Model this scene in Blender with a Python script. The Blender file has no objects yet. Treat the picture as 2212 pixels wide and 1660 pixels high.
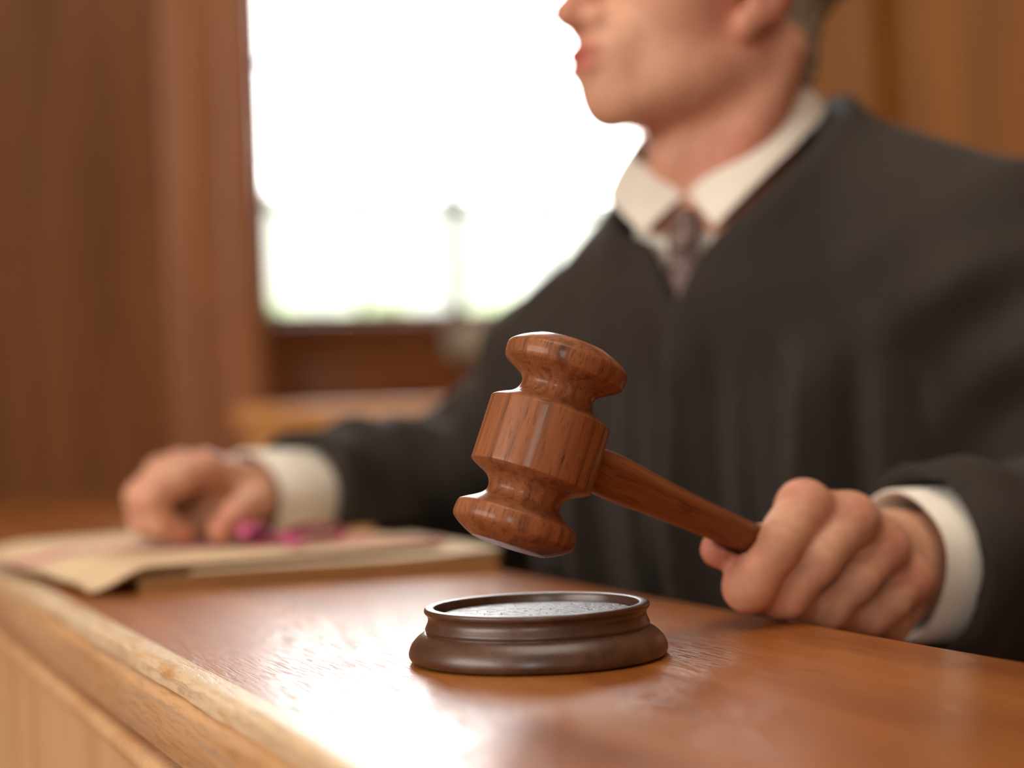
import bpy, bmesh, math, random
import numpy as np
from mathutils import Vector, Matrix, noise as mnoise

random.seed(7)
sc = bpy.context.scene
COL = sc.collection
PI = math.pi

# ------------------------------------------------------------------ camera
FPX = 3800.0
TH = math.radians(23.0)          # the bench runs 23 degrees off the viewing direction; world Y is along the bench
CAMZ = 0.905
PITCH, ROLL = 0.0171, 0.036
R0 = Vector((math.cos(TH), -math.sin(TH), 0)); F0 = Vector((math.sin(TH), math.cos(TH), 0)); Z0 = Vector((0, 0, 1))
FW = F0 * math.cos(PITCH) + Z0 * math.sin(PITCH)
U1 = Z0 * math.cos(PITCH) - F0 * math.sin(PITCH)
RC = R0 * math.cos(ROLL) - U1 * math.sin(ROLL)
UC = R0 * math.sin(ROLL) + U1 * math.cos(ROLL)
CAM = Vector((0, 0, CAMZ))


def P(px, py, d):
    """world point seen at a pixel of the 2212x1660 photograph, d metres in front of the camera"""
    return CAM + RC * ((px - 1106) / FPX * d) + UC * ((830 - py) / FPX * d) + FW * d


def CV(x, y, d):
    """direction given in camera axes (right, up, forward)"""
    return RC * x + UC * y + FW * d


def G(x, y, z=0.0):
    """ground-plan point: x right of and y ahead of the camera, z world height"""
    p = R0 * x + F0 * y
    return Vector((p.x, p.y, z))


cd = bpy.data.cameras.new('camera'); cam = bpy.data.objects.new('camera', cd); COL.objects.link(cam)
m = Matrix.Identity(4)
for i, v in enumerate((RC, UC, -FW, CAM)):
    for j in range(3):
        m[j][i] = v[j]
cam.matrix_world = m
cd.sensor_width = 36.0
cd.lens = 36.0 * FPX / 2212.0
cd.clip_start = 0.02
cd.dof.use_dof = True
cd.dof.focus_distance = 0.748
cd.dof.aperture_fstop = 3.3
sc.camera = cam

# ------------------------------------------------------------------ object helpers


def link(o, parent=None):
    COL.objects.link(o)
    if parent is not None:
        o.parent = parent
    return o


def tag(o, label=None, cat=None, group=None, kind=None):
    if label: o['label'] = label
    if cat: o['category'] = cat
    if group: o['group'] = group
    if kind: o['kind'] = kind
    return o


def empty(name, loc=(0, 0, 0), mat=None):
    o = bpy.data.objects.new(name, None); COL.objects.link(o)
    o.empty_display_size = 0.05
    if mat is not None: o.matrix_world = mat
    else: o.location = loc
    return o


def mesh_obj(name, verts, faces, mat, parent=None, smooth=True, sharp=None, world=False):
    me = bpy.data.meshes.new(name)
    me.from_pydata([tuple(v) for v in verts], [], [tuple(f) for f in faces])
    me.validate()
    if mat: me.materials.append(mat)
    if smooth:
        me.shade_smooth()
        if sharp is not None: me.set_sharp_from_angle(angle=math.radians(sharp))
    o = bpy.data.objects.new(name, me)
    link(o, parent)
    if parent is not None and world:
        o.matrix_parent_inverse = parent.matrix_basis.inverted()
    return o


def np_obj(name, V, Q, mat, parent=None, world=False):
    me = bpy.data.meshes.new(name)
    me.vertices.add(len(V)); me.vertices.foreach_set('co', np.ascontiguousarray(V, dtype=np.float32).ravel())
    me.loops.add(Q.size); me.loops.foreach_set('vertex_index', np.ascontiguousarray(Q, dtype=np.int32).ravel())
    me.polygons.add(len(Q)); me.polygons.foreach_set('loop_start', np.arange(0, Q.size, 4, dtype=np.int32))
    me.update(calc_edges=True); me.validate()
    me.shade_smooth()
    if mat: me.materials.append(mat)
    o = bpy.data.objects.new(name, me); link(o, parent)
    if parent is not None and world:
        o.matrix_parent_inverse = parent.matrix_basis.inverted()
    return o


class MB:
    def __init__(self): self.v = []; self.f = []

    def box(self, lo, hi, bev=0.0):
        x0, y0, z0 = lo; x1, y1, z1 = hi
        b = len(self.v)
        if bev <= 0:
            self.v += [(x0, y0, z0), (x1, y0, z0), (x1, y1, z0), (x0, y1, z0), (x0, y0, z1), (x1, y0, z1), (x1, y1, z1), (x0, y1, z1)]
            for q in ((0, 3, 2, 1), (4, 5, 6, 7), (0, 1, 5, 4), (1, 2, 6, 5), (2, 3, 7, 6), (3, 0, 4, 7)):
                self.f.append(tuple(b + i for i in q))
        else:
            bm = bmesh.new(); bmesh.ops.create_cube(bm, size=1)
            for v in bm.verts:
                v.co = Vector(((x0 + x1) / 2 + v.co.x * (x1 - x0), (y0 + y1) / 2 + v.co.y * (y1 - y0), (z0 + z1) / 2 + v.co.z * (z1 - z0)))
            bmesh.ops.bevel(bm, geom=bm.edges[:], offset=bev, segments=2, affect='EDGES', profile=0.5)
            bm.verts.index_update()
            self.v += [tuple(v.co) for v in bm.verts]
            self.f += [tuple(b + v.index for v in f.verts) for f in bm.faces]
            bm.free()
        return self

    def prism(self, prof, axis, a, b_):
        """closed outline in the two other axes, extruded along an axis"""
        n = len(prof); b = len(self.v)
        for t in (a, b_):
            for (p, q) in prof:
                self.v.append({'x': (t, p, q), 'y': (p, t, q), 'z': (p, q, t)}[axis])
        for i in range(n):
            j = (i + 1) % n
            self.f.append((b + i, b + j, b + n + j, b + n + i))
        self.f.append(tuple(b + i for i in range(n)))
        self.f.append(tuple(b + n + i for i in reversed(range(n))))
        return self

    def build(self, name, mat, parent=None, smooth=True, sharp=35, world=False):
        o = mesh_obj(name, self.v, self.f, mat, parent, False, None, world)
        bm = bmesh.new(); bm.from_mesh(o.data)
        bmesh.ops.recalc_face_normals(bm, faces=bm.faces[:])
        bm.to_mesh(o.data); bm.free()
        if smooth:
            o.data.shade_smooth(); o.data.set_sharp_from_angle(angle=math.radians(sharp))
        return o


def spline(pts, sub=6):
    """Catmull-Rom through the points"""
    pts = [np.array(p, float) for p in pts]
    out = []
    n = len(pts)
    for i in range(n - 1):
        p0 = pts[max(i - 1, 0)]; p1 = pts[i]; p2 = pts[i + 1]; p3 = pts[min(i + 2, n - 1)]
        for k in range(sub):
            t = k / sub
            out.append(0.5 * ((2 * p1) + (-p0 + p2) * t + (2 * p0 - 5 * p1 + 4 * p2 - p3) * t * t + (-p0 + 3 * p1 - 3 * p2 + p3) * t ** 3))
    out.append(pts[-1])
    return out


def lathe(prof, n=96):
    """profile of (r, z) turned about local Z"""
    V, F = [], []
    rings = []
    for (r, z) in prof:
        if r < 1e-6:
            rings.append([len(V)]); V.append((0, 0, z))
        else:
            rings.append(list(range(len(V), len(V) + n)))
            for k in range(n):
                a = 2 * PI * k / n
                V.append((r * math.cos(a), r * math.sin(a), z))
    for a, b in zip(rings[:-1], rings[1:]):
        if len(a) == 1 and len(b) == 1: continue
        for k in range(n):
            k2 = (k + 1) % n
            if len(a) == 1: F.append((a[0], b[k2], b[k]))
            elif len(b) == 1: F.append((a[k], a[k2], b[0]))
            else: F.append((a[k], a[k2], b[k2], b[k]))
    return V, F


def fix_normals(o):
    bm = bmesh.new(); bm.from_mesh(o.data)
    bmesh.ops.recalc_face_normals(bm, faces=bm.faces[:])
    bm.to_mesh(o.data); bm.free()


def grid_sheet(fn, nu, nv, thick):
    """a curved sheet fn(u,v)->Vector with real thickness"""
    T = [[fn(i / nu, j / nv) for j in range(nv + 1)] for i in range(nu + 1)]
    V = []; F = []
    def idx(s, i, j): return s * (nu + 1) * (nv + 1) + i * (nv + 1) + j
    N = [[None] * (nv + 1) for _ in range(nu + 1)]
    for i in range(nu + 1):
        for j in range(nv + 1):
            du = T[min(i + 1, nu)][j] - T[max(i - 1, 0)][j]
            dv = T[i][min(j + 1, nv)] - T[i][max(j - 1, 0)]
            n = du.cross(dv)
            N[i][j] = n.normalized() if n.length > 1e-12 else Vector((0, 0, 1))
    for s in (0, 1):
        for i in range(nu + 1):
            for j in range(nv + 1):
                V.append(T[i][j] + N[i][j] * (thick / 2 if s == 0 else -thick / 2))
    for i in range(nu):
        for j in range(nv):
            F.append((idx(0, i, j), idx(0, i + 1, j), idx(0, i + 1, j + 1), idx(0, i, j + 1)))
            F.append((idx(1, i, j), idx(1, i, j + 1), idx(1, i + 1, j + 1), idx(1, i + 1, j)))
    for i in range(nu):
        F.append((idx(0, i, 0), idx(1, i, 0), idx(1, i + 1, 0), idx(0, i + 1, 0)))
        F.append((idx(0, i, nv), idx(0, i + 1, nv), idx(1, i + 1, nv), idx(1, i, nv)))
    for j in range(nv):
        F.append((idx(0, 0, j), idx(0, 0, j + 1), idx(1, 0, j + 1), idx(1, 0, j)))
        F.append((idx(0, nu, j), idx(1, nu, j), idx(1, nu, j + 1), idx(0, nu, j + 1)))
    return V, F


# ------------------------------------------------------------------ materials
def lin(r, g, b):
    def f(c):
        c /= 255.0
        return c / 12.92 if c <= 0.04045 else ((c + 0.055) / 1.055) ** 2.4
    return (f(r), f(g), f(b), 1)


class NT:
    def __init__(self, name):
        self.m = bpy.data.materials.new(name); self.m.use_nodes = True
        self.t = self.m.node_tree; self.b = self.t.nodes['Principled BSDF']; self.out = self.t.nodes['Material Output']

    def n(self, typ, **kw):
        nd = self.t.nodes.new(typ)
        for k, v in kw.items():
            if k.startswith('_'): setattr(nd, k[1:], v)
            else:
                key = k.replace('__', ' ')
                nd.inputs[key].default_value = v
        return nd

    def l(self, a, ai, b, bi): self.t.links.new(a.outputs[ai], b.inputs[bi] if not hasattr(bi, 'is_output') else bi)

    def ramp(self, stops):
        r = self.n('ShaderNodeValToRGB')
        e = r.color_ramp.elements
        while len(e) < len(stops): e.new(0.5)
        for el, (p, c) in zip(e, stops):
            el.position = p; el.color = c
        return r

    def noise(self, vec, scale, detail=4, rough=0.55, dist=0.0):
        t = self.n('ShaderNodeTexNoise'); t.inputs['Scale'].default_value = scale
        t.inputs['Detail'].default_value = detail; t.inputs['Roughness'].default_value = rough; t.inputs['Distortion'].default_value = dist
        if vec is not None: self.t.links.new(vec, t.inputs['Vector'])
        return t

    def mapped(self, scale=(1, 1, 1), rot=(0, 0, 0), loc=(0, 0, 0)):
        tc = self.n('ShaderNodeTexCoord'); mp = self.n('ShaderNodeMapping')
        mp.inputs['Scale'].default_value = scale; mp.inputs['Rotation'].default_value = rot; mp.inputs['Location'].default_value = loc
        self.t.links.new(tc.outputs['Object'], mp.inputs['Vector'])
        return mp.outputs['Vector']

    def mix(self, a, b, fac, blend='MIX'):
        x = self.n('ShaderNodeMix'); x.data_type = 'RGBA'; x.blend_type = blend
        for val, sock in ((fac, x.inputs[0]), (a, x.inputs[6]), (b, x.inputs[7])):
            if hasattr(val, 'is_output'): self.t.links.new(val, sock)
            else: sock.default_value = val
        return x.outputs[2]

    def set(self, **kw):
        for k, v in kw.items():
            s = self.b.inputs[k.replace('__', ' ')]
            if hasattr(v, 'is_output'): self.t.links.new(v, s)
            else: s.default_value = v
        return self


def wood(name, dark, mid, light, grain=(30, 2, 30), rot=(0, 0, 0), rough=0.4, coat=0.0, coat_rough=0.1, pores=0.5,
         pore_grain=(400, 12, 400), bump=0.1, rough_var=0.1, spec=0.5, wear=None, bumpdist=0.001, coat_bump=False, pore_lo=0.40, pore_hi=0.50):
    k = NT(name)
    v1 = k.mapped(grain, rot); n1 = k.noise(v1, 1.0, 5, 0.6, 0.6)
    r1 = k.ramp([(0.28, dark), (0.5, mid), (0.72, light)]); k.l(n1, 0, r1, 0)
    v2 = k.mapped(pore_grain, rot); n2 = k.noise(v2, 1.0, 3, 0.6, 0.2)
    r2 = k.ramp([(pore_lo, (0, 0, 0, 1)), (pore_hi, (1, 1, 1, 1))]); k.l(n2, 0, r2, 0)
    inv = k.n('ShaderNodeMath', _operation='SUBTRACT'); inv.inputs[0].default_value = 1.0; k.l(r2, 0, inv, 1)
    pf = k.n('ShaderNodeMath', _operation='MULTIPLY'); k.l(inv, 0, pf, 0); pf.inputs[1].default_value = pores
    dk = tuple(c * 0.35 for c in dark[:3]) + (1,)
    col = k.mix(r1.outputs[0], dk, pf.outputs[0])
    if wear is not None:
        wc, ws, lo, hi = wear
        vw = k.mapped(ws, rot, (3.1, 1.7, 0.3)); nw = k.noise(vw, 1.0, 5, 0.65, 0.4)
        rw = k.ramp([(lo, (0, 0, 0, 1)), (hi, (1, 1, 1, 1))]); k.l(nw, 0, rw, 0)
        col = k.mix(col, wc, rw.outputs[0])
    rr = k.n('ShaderNodeMapRange'); k.l(n1, 0, rr, 0)
    rr.inputs['To Min'].default_value = rough - rough_var; rr.inputs['To Max'].default_value = rough + rough_var
    bp = k.n('ShaderNodeBump'); bp.inputs['Strength'].default_value = bump; bp.inputs['Distance'].default_value = bumpdist
    k.l(r2, 0, bp, 'Height')
    k.set(Base__Color=col, Roughness=rr.outputs[0], Normal=bp.outputs[0])
    k.b.inputs['Specular IOR Level'].default_value = spec
    k.b.inputs['Coat Weight'].default_value = coat; k.b.inputs['Coat Roughness'].default_value = coat_rough
    if coat_bump:
        k.l(bp, 0, k.b, 'Coat Normal')
        cm = k.n('ShaderNodeMapRange'); k.l(r2, 0, cm, 0); cm.inputs['To Min'].default_value = coat * 0.15; cm.inputs['To Max'].default_value = coat
        k.l(cm, 0, k.b, 'Coat Weight')
    return k.m


def plain(name, col, rough=0.6, metal=0.0, nscale=None, namt=0.15, bump=0.0, bscale=200, spec=0.5, coords=(1, 1, 1)):
    k = NT(name)
    k.set(Roughness=rough, Metallic=metal, Base__Color=col)
    k.b.inputs['Specular IOR Level'].default_value = spec
    if nscale:
        n = k.noise(k.mapped(coords), nscale, 4)
        lo = tuple(c * (1 - namt) for c in col[:3]) + (1,); hi = tuple(min(1, c * (1 + namt)) for c in col[:3]) + (1,)
        r = k.ramp([(0.3, lo), (0.7, hi)]); k.l(n, 0, r, 0); k.set(Base__Color=r.outputs[0])
    if bump:
        nb = k.noise(k.mapped(coords), bscale, 3); bp = k.n('ShaderNodeBump'); bp.inputs['Strength'].default_value = bump
        bp.inputs['Distance'].default_value = 0.001
        k.l(nb, 0, bp, 'Height'); k.set(Normal=bp.outputs[0])
    return k.m


M = {}
GR = math.radians(-9)
M['desk_top'] = wood('varnished_oak', lin(144, 80, 32), lin(174, 104, 46), lin(194, 124, 60), grain=(26, 2.2, 26), rot=(0, 0, GR), rough=0.42, spec=0.15,
                     coat=0.9, coat_rough=0.24, pores=0.5, pore_grain=(900, 34, 900), bump=0.32, rough_var=0.08, bumpdist=0.0005, coat_bump=True, pore_lo=0.37, pore_hi=0.49)
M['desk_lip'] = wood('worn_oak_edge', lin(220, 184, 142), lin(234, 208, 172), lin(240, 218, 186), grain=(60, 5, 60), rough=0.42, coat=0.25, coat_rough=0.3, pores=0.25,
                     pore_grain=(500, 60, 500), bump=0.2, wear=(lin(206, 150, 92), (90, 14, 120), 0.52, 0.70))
M['desk_mould'] = wood('oak_moulding', lin(194, 140, 94), lin(212, 164, 116), lin(222, 178, 134), grain=(60, 4, 40), rough=0.42, coat=0.2, coat_rough=0.3, pores=0.25,
                       pore_grain=(500, 40, 400), bump=0.15, wear=(lin(186, 158, 132), (90, 8, 220), 0.50, 0.70))
M['desk_panel'] = wood('oak_front_panel', lin(206, 156, 108), lin(222, 176, 130), lin(230, 188, 144), grain=(20, 14, 3), rough=0.45, coat=0.1, coat_rough=0.3, pores=0.2, pore_grain=(300, 300, 14), bump=0.08)
M['gavel'] = wood('walnut_gavel', lin(80, 46, 27), lin(138, 83, 50), lin(156, 99, 63), grain=(190, 190, 8), rough=0.55, spec=0.22, coat=0.26, coat_rough=0.15, pores=0.75,
                  pore_grain=(1500, 1500, 90), bump=0.06, rough_var=0.05, pore_lo=0.34, pore_hi=0.42)
M['handle'] = wood('walnut_handle', lin(100, 52, 28), lin(130, 74, 40), lin(146, 88, 50), grain=(150, 150, 7), rough=0.5, spec=0.25, coat=0.2, coat_rough=0.25, pores=0.5,
                   pore_grain=(500, 500, 30), bump=0.06, pore_lo=0.36, pore_hi=0.44)
M['block'] = wood('dark_stained_block', lin(56, 36, 26), lin(77, 51, 37), lin(93, 65, 49), grain=(60, 14, 60), rough=0.36, coat=0.35, coat_rough=0.28, pores=0.3,
                  pore_grain=(900, 400, 900), bump=0.08, wear=(lin(128, 88, 62), (240, 200, 240), 0.70, 0.76))
M['plate'] = wood('scuffed_dark_plate', lin(44, 28, 22), lin(66, 44, 34), lin(90, 66, 54), grain=(90, 30, 90), rough=0.42, coat=0.3, coat_rough=0.3, pores=0.4,
                  pore_grain=(300, 120, 300), bump=0.5, wear=(lin(120, 104, 90), (140, 90, 140), 0.58, 0.72), bumpdist=0.0006, coat_bump=True)
M['wall'] = wood('wall_panelling', lin(92, 54, 26), lin(120, 74, 38), lin(138, 90, 50), grain=(9, 9, 0.8), rough=0.42, pores=0.15, pore_grain=(160, 160, 8), bump=0.03)
M['wall_r'] = wood('amber_panelling', lin(106, 60, 18), lin(130, 77, 24), lin(144, 91, 30), grain=(7, 7, 0.6), rough=0.75, spec=0.08, pores=0.12, pore_grain=(140, 140, 7), bump=0.03)
M['trim'] = wood('panel_moulding', lin(134, 84, 56), lin(160, 108, 76), lin(172, 122, 90), grain=(30, 30, 2), rough=0.32, coat=0.3, coat_rough=0.2, pores=0.15, pore_grain=(200, 200, 10), bump=0.03)
M['door'] = wood('mahogany_door', lin(118, 68, 38), lin(148, 90, 52), lin(164, 104, 62), grain=(3, 20, 14), rough=0.4, coat=0.2, coat_rough=0.2, pores=0.15, pore_grain=(20, 200, 160), bump=0.03)
M['pew'] = wood('golden_oak_pew', lin(202, 136, 70), lin(222, 158, 90), lin(230, 172, 106), grain=(3, 24, 20), rough=0.38, coat=0.3, coat_rough=0.25, pores=0.15, pore_grain=(14, 200, 200), bump=0.03)
M['plaster'] = plain('cream_plaster', lin(226, 214, 196), 0.85, nscale=3, namt=0.04)
M['floor'] = wood('oak_floor', lin(90, 50, 26), lin(122, 72, 40), lin(140, 86, 50), grain=(14, 1, 14), rough=0.4, pores=0.2, pore_grain=(200, 8, 200))
M['steel'] = plain('pale_enamel', lin(218, 214, 196), 0.35, 0.0)
M['lead'] = plain('grey_glazing_bar', lin(96, 98, 92), 0.6)
M['paper'] = plain('cream_paper', lin(222, 196, 160), 0.75, nscale=30, namt=0.05, bump=0.05, bscale=300)
M['paper_white'] = plain('ivory_paper', lin(232, 214, 186), 0.75, nscale=30, namt=0.04)
M['paper_mid'] = plain('tan_folder', lin(196, 154, 104), 0.75, nscale=30, namt=0.06)
M['ribbon'] = plain('pink_cotton_tape', lin(200, 88, 132), 0.75, nscale=400, namt=0.12, bump=0.3, bscale=1500)
M['shirt'] = plain('white_cotton', lin(232, 226, 214), 0.8, nscale=60, namt=0.03, bump=0.08, bscale=900)
M['hedge'] = plain('hedge_leaves', lin(138, 148, 120), 0.7, nscale=14, namt=0.45)
M['render'] = plain('pale_render', lin(151, 153, 146), 0.9, nscale=2, namt=0.08)
M['lawn'] = plain('lawn', lin(80, 98, 52), 0.9, nscale=8, namt=0.3)

# paper block edges: fine layered sheets
k = NT('paper_edges'); v = k.mapped((3, 3, 900)); nn = k.noise(v, 1.0, 2, 0.6); r = k.ramp([(0.35, lin(134, 88, 44)), (0.6, lin(188, 140, 88))]); k.l(nn, 0, r, 0)
k.set(Base__Color=r.outputs[0], Roughness=0.8); M['edges'] = k.m

# robe
k = NT('black_robe_cloth'); nn = k.noise(k.mapped(), 900, 2); r = k.ramp([(0.3, lin(37, 32, 28)), (0.7, lin(53, 46, 40))]); k.l(nn, 0, r, 0)
bp = k.n('ShaderNodeBump'); bp.inputs['Strength'].default_value = 0.25; bp.inputs['Distance'].default_value = 0.0006; k.l(nn, 0, bp, 'Height')
k.set(Base__Color=r.outputs[0], Roughness=0.78, Normal=bp.outputs[0]); k.b.inputs['Sheen Weight'].default_value = 0.05; k.b.inputs['Specular IOR Level'].default_value = 0.25
M['robe'] = k.m

# tie
k = NT('patterned_tie'); vo = k.n('ShaderNodeTexVoronoi'); vo.inputs['Scale'].default_value = 190; k.t.links.new(k.mapped(), vo.inputs['Vector'])
r = k.ramp([(0.25, lin(150, 126, 118)), (0.5, lin(86, 64, 62))]); k.l(vo, 0, r, 0); k.set(Base__Color=r.outputs[0], Roughness=0.6); M['tie'] = k.m

# hair
k = NT('grey_hair'); nn = k.noise(k.mapped((220, 220, 40)), 1.0, 4, 0.65); r = k.ramp([(0.3, lin(104, 98, 86)), (0.7, lin(180, 174, 160))]); k.l(nn, 0, r, 0)
bp = k.n('ShaderNodeBump'); bp.inputs['Strength'].default_value = 0.6; bp.inputs['Distance'].default_value = 0.002; k.l(nn, 0, bp, 'Height')
k.set(Base__Color=r.outputs[0], Roughness=0.55, Normal=bp.outputs[0]); M['hair'] = k.m

# skin: tone from a colour attribute (ruddy knuckles, lips, ears), fine mottling on top
k = NT('skin'); at = k.n('ShaderNodeAttribute', _attribute_name='tone'); nn = k.noise(k.mapped(), 130, 4)
r = k.ramp([(0.3, (0.86, 0.80, 0.78, 1)), (0.7, (1.08, 1.06, 1.06, 1))]); k.l(nn, 0, r, 0)
col = k.mix(at.outputs[0], r.outputs[0], 1.0, 'MULTIPLY')
n3 = k.noise(k.mapped(), 900, 3); bp = k.n('ShaderNodeBump'); bp.inputs['Strength'].default_value = 0.25; bp.inputs['Distance'].default_value = 0.0006; k.l(n3, 0, bp, 'Height')
k.set(Base__Color=col, Roughness=0.52, Normal=bp.outputs[0]); k.b.inputs['Subsurface Weight'].default_value = 0.12
k.b.inputs['Subsurface Radius'].default_value = (1.0, 0.3, 0.15); k.b.inputs['Subsurface Scale'].default_value = 0.006; k.b.inputs['Specular IOR Level'].default_value = 0.35
M['skin'] = k.m
M['eye'] = plain('eye_white', lin(226, 220, 212), 0.2)
M['iris'] = plain('grey_blue_iris', lin(70, 84, 96), 0.2)

# clear window glass
k = NT('clear_glass'); tr = k.n('ShaderNodeBsdfTransparent'); gl = k.n('ShaderNodeBsdfGlossy'); gl.inputs['Roughness'].default_value = 0.02
fr = k.n('ShaderNodeFresnel'); fr.inputs['IOR'].default_value = 1.45; mx = k.n('ShaderNodeMixShader')
k.l(fr, 0, mx, 0); k.l(tr, 0, mx, 1); k.l(gl, 0, mx, 2); k.l(mx, 0, k.out, 0); M['glass'] = k.m

# ------------------------------------------------------------------ signed distance modelling
BIG = 10.0


def smin(a, b, k):
    h = np.maximum(k - np.abs(a - b), 0.0) / k
    return np.minimum(a, b) - h * h * k * 0.25


def smax(a, b, k): return -smin(-a, -b, k)


def rcone(p, a, b, ra, rb):
    a = np.asarray(a, float); b = np.asarray(b, float)
    ba = b - a
    t = np.clip(((p - a) @ ba) / max(ba @ ba, 1e-12), 0, 1)
    return np.linalg.norm(p - a - t[:, None] * ba, axis=1) - (ra + (rb - ra) * t)


def ellip(p, c, r, axes=None):
    q = p - np.asarray(c, float)
    if axes is not None: q = q @ np.asarray(axes, float).T
    r = np.asarray(r, float)
    k0 = np.linalg.norm(q / r, axis=1); k1 = np.linalg.norm(q / (r * r), axis=1)
    return np.where(k0 < 1e-6, -r.min(), k0 * (k0 - 1.0) / np.maximum(k1, 1e-9))


def sph(p, c, r): return np.linalg.norm(p - np.asarray(c, float), axis=1) - r


def boxed(p, lo, hi, pad, fn):
    """evaluate fn only near its bounding box"""
    lo = np.asarray(lo); hi = np.asarray(hi)
    q = np.maximum(np.maximum(lo - p, p - hi), 0)
    bd = np.linalg.norm(q, axis=1)
    d = bd + pad * 0.5
    mk = bd < pad
    if mk.any(): d[mk] = fn(p[mk])
    return d


def surface(f, lo, hi, h, nb=8, slack=1.35):
    """sparse surface nets: returns vertices and quads of the zero level of f"""
    lo = np.asarray(lo, float); hi = np.asarray(hi, float)
    B = nb * h
    n = np.ceil((hi - lo) / B).astype(int)
    gi = np.stack(np.meshgrid(*[np.arange(k) for k in n], indexing='ij'), -1).reshape(-1, 3)
    val = np.concatenate([f(lo + (c + 0.5) * B) for c in np.array_split(gi, max(1, len(gi) // 100000))])
    act = gi[np.abs(val) < B * 0.87 * slack]
    N = n * nb + 2
    off = np.stack(np.meshgrid(*[np.arange(nb + 1)] * 3, indexing='ij'), -1).reshape(-1, 3)
    corners = np.array([(i, j, k_) for i in (0, 1) for j in (0, 1) for k_ in (0, 1)])
    cedges = [(a, b) for a in range(8) for b in range(a + 1, 8) if np.abs(corners[a] - corners[b]).sum() == 1]
    keys = []; pos = []; ekeys = []
    def key(ix): return (ix[..., 0] * N[1] + ix[..., 1]) * N[2] + ix[..., 2]
    for ch in np.array_split(act, max(1, len(act) // 150)):
        base = ch * nb
        idx = base[:, None, :] + off[None]
        v = f((lo + idx.reshape(-1, 3) * h)).reshape(len(ch), nb + 1, nb + 1, nb + 1)
        s = v < 0
        cs = [s[:, c[0]:c[0] + nb, c[1]:c[1] + nb, c[2]:c[2] + nb] for c in corners]
        cnt = sum(x.astype(np.int8) for x in cs)
        w = np.argwhere((cnt > 0) & (cnt < 8))
        if not len(w): continue
        cell = base[w[:, 0]] + w[:, 1:]
        cv = np.stack([v[w[:, 0], w[:, 1] + c[0], w[:, 2] + c[1], w[:, 3] + c[2]] for c in corners], 1)
        acc = np.zeros((len(w), 3)); num = np.zeros(len(w))
        for a, b in cedges:
            va, vb = cv[:, a], cv[:, b]
            x = (va < 0) != (vb < 0)
            t = np.where(x, va / np.where(x, va - vb, 1), 0)
            pt = corners[a] + t[:, None] * (corners[b] - corners[a])
            acc += pt * x[:, None]; num += x
        keys.append(key(cell)); pos.append(lo + (cell + acc / num[:, None]) * h)
        for ax in range(3):
            s0 = s[:, :nb, :nb, :nb]
            sl = [slice(0, nb)] * 3; sl[ax] = slice(1, nb + 1)
            s1 = s[(slice(None),) + tuple(sl)]
            e = np.argwhere(s0 != s1)
            if len(e):
                g = base[e[:, 0]] + e[:, 1:]
                ekeys.append(np.column_stack([g, np.full(len(e), ax), s0[e[:, 0], e[:, 1], e[:, 2], e[:, 3]].astype(int)]))
    keys = np.concatenate(keys); pos = np.concatenate(pos)
    o = np.argsort(keys); keys = keys[o]; pos = pos[o]
    E = np.concatenate(ekeys)
    quads = []
    for ax in range(3):
        e = E[E[:, 3] == ax]
        b, c = (ax + 1) % 3, (ax + 2) % 3
        q = []
        for (db, dc) in ((-1, -1), (0, -1), (0, 0), (-1, 0)):
            ix = e[:, :3].copy(); ix[:, b] += db; ix[:, c] += dc
            kk = key(ix); j = np.minimum(np.searchsorted(keys, kk), len(keys) - 1)
            q.append(np.where(keys[j] == kk, j, -1))
        q = np.stack(q, 1); ok = (q >= 0).all(1); q = q[ok]; fl = e[ok, 4] == 0
        q[fl] = q[fl][:, ::-1]
        quads.append(q)
    return pos, np.concatenate(quads)


def A(v): return np.array(v, float)


# ------------------------------------------------------------------ the bench
DZ = 0.80
XF, XB = 0.158, 0.456
YA, YB = -0.9, 2.70
bench = empty('judges_bench', (0.3, 0.9, 0))
tag(bench, 'long golden brown oak bench under the gavel, block and papers', 'bench')


def arc(cx, cz, r, a0, a1, n=6):
    return [(cx + r * math.cos(math.radians(a0 + (a1 - a0) * i / n)), cz + r * math.sin(math.radians(a0 + (a1 - a0) * i / n))) for i in range(n + 1)]


def bench_strip(name, prof, mat, wob=0.0, ny=1, inner=None):
    """profile in X-Z run along Y; wob roughens worn edges a little"""
    V = []; F = []; n = len(prof)
    for j in range(ny + 1):
        y = YA + (YB - YA) * j / ny
        for i, (x, z) in enumerate(prof):
            d = 0.0
            if wob and (inner is None or i in inner):
                d = wob * (mnoise.noise(Vector((y * 14, i * 0.45, z * 3))) + 0.6 * mnoise.noise(Vector((y * 70, i * 0.9, 5))))
            V.append((x + d, y, z + d * 0.6))
    for j in range(ny):
        for i in range(n):
            i2 = (i + 1) % n
            F.append((j * n + i, j * n + i2, (j + 1) * n + i2, (j + 1) * n + i))
    F.append(tuple(range(n))); F.append(tuple(ny * n + i for i in reversed(range(n))))
    o = mesh_obj(name, V, F, mat, bench, True, 50, True); fix_normals(o); o.data.set_sharp_from_angle(angle=math.radians(50))
    return o


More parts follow.
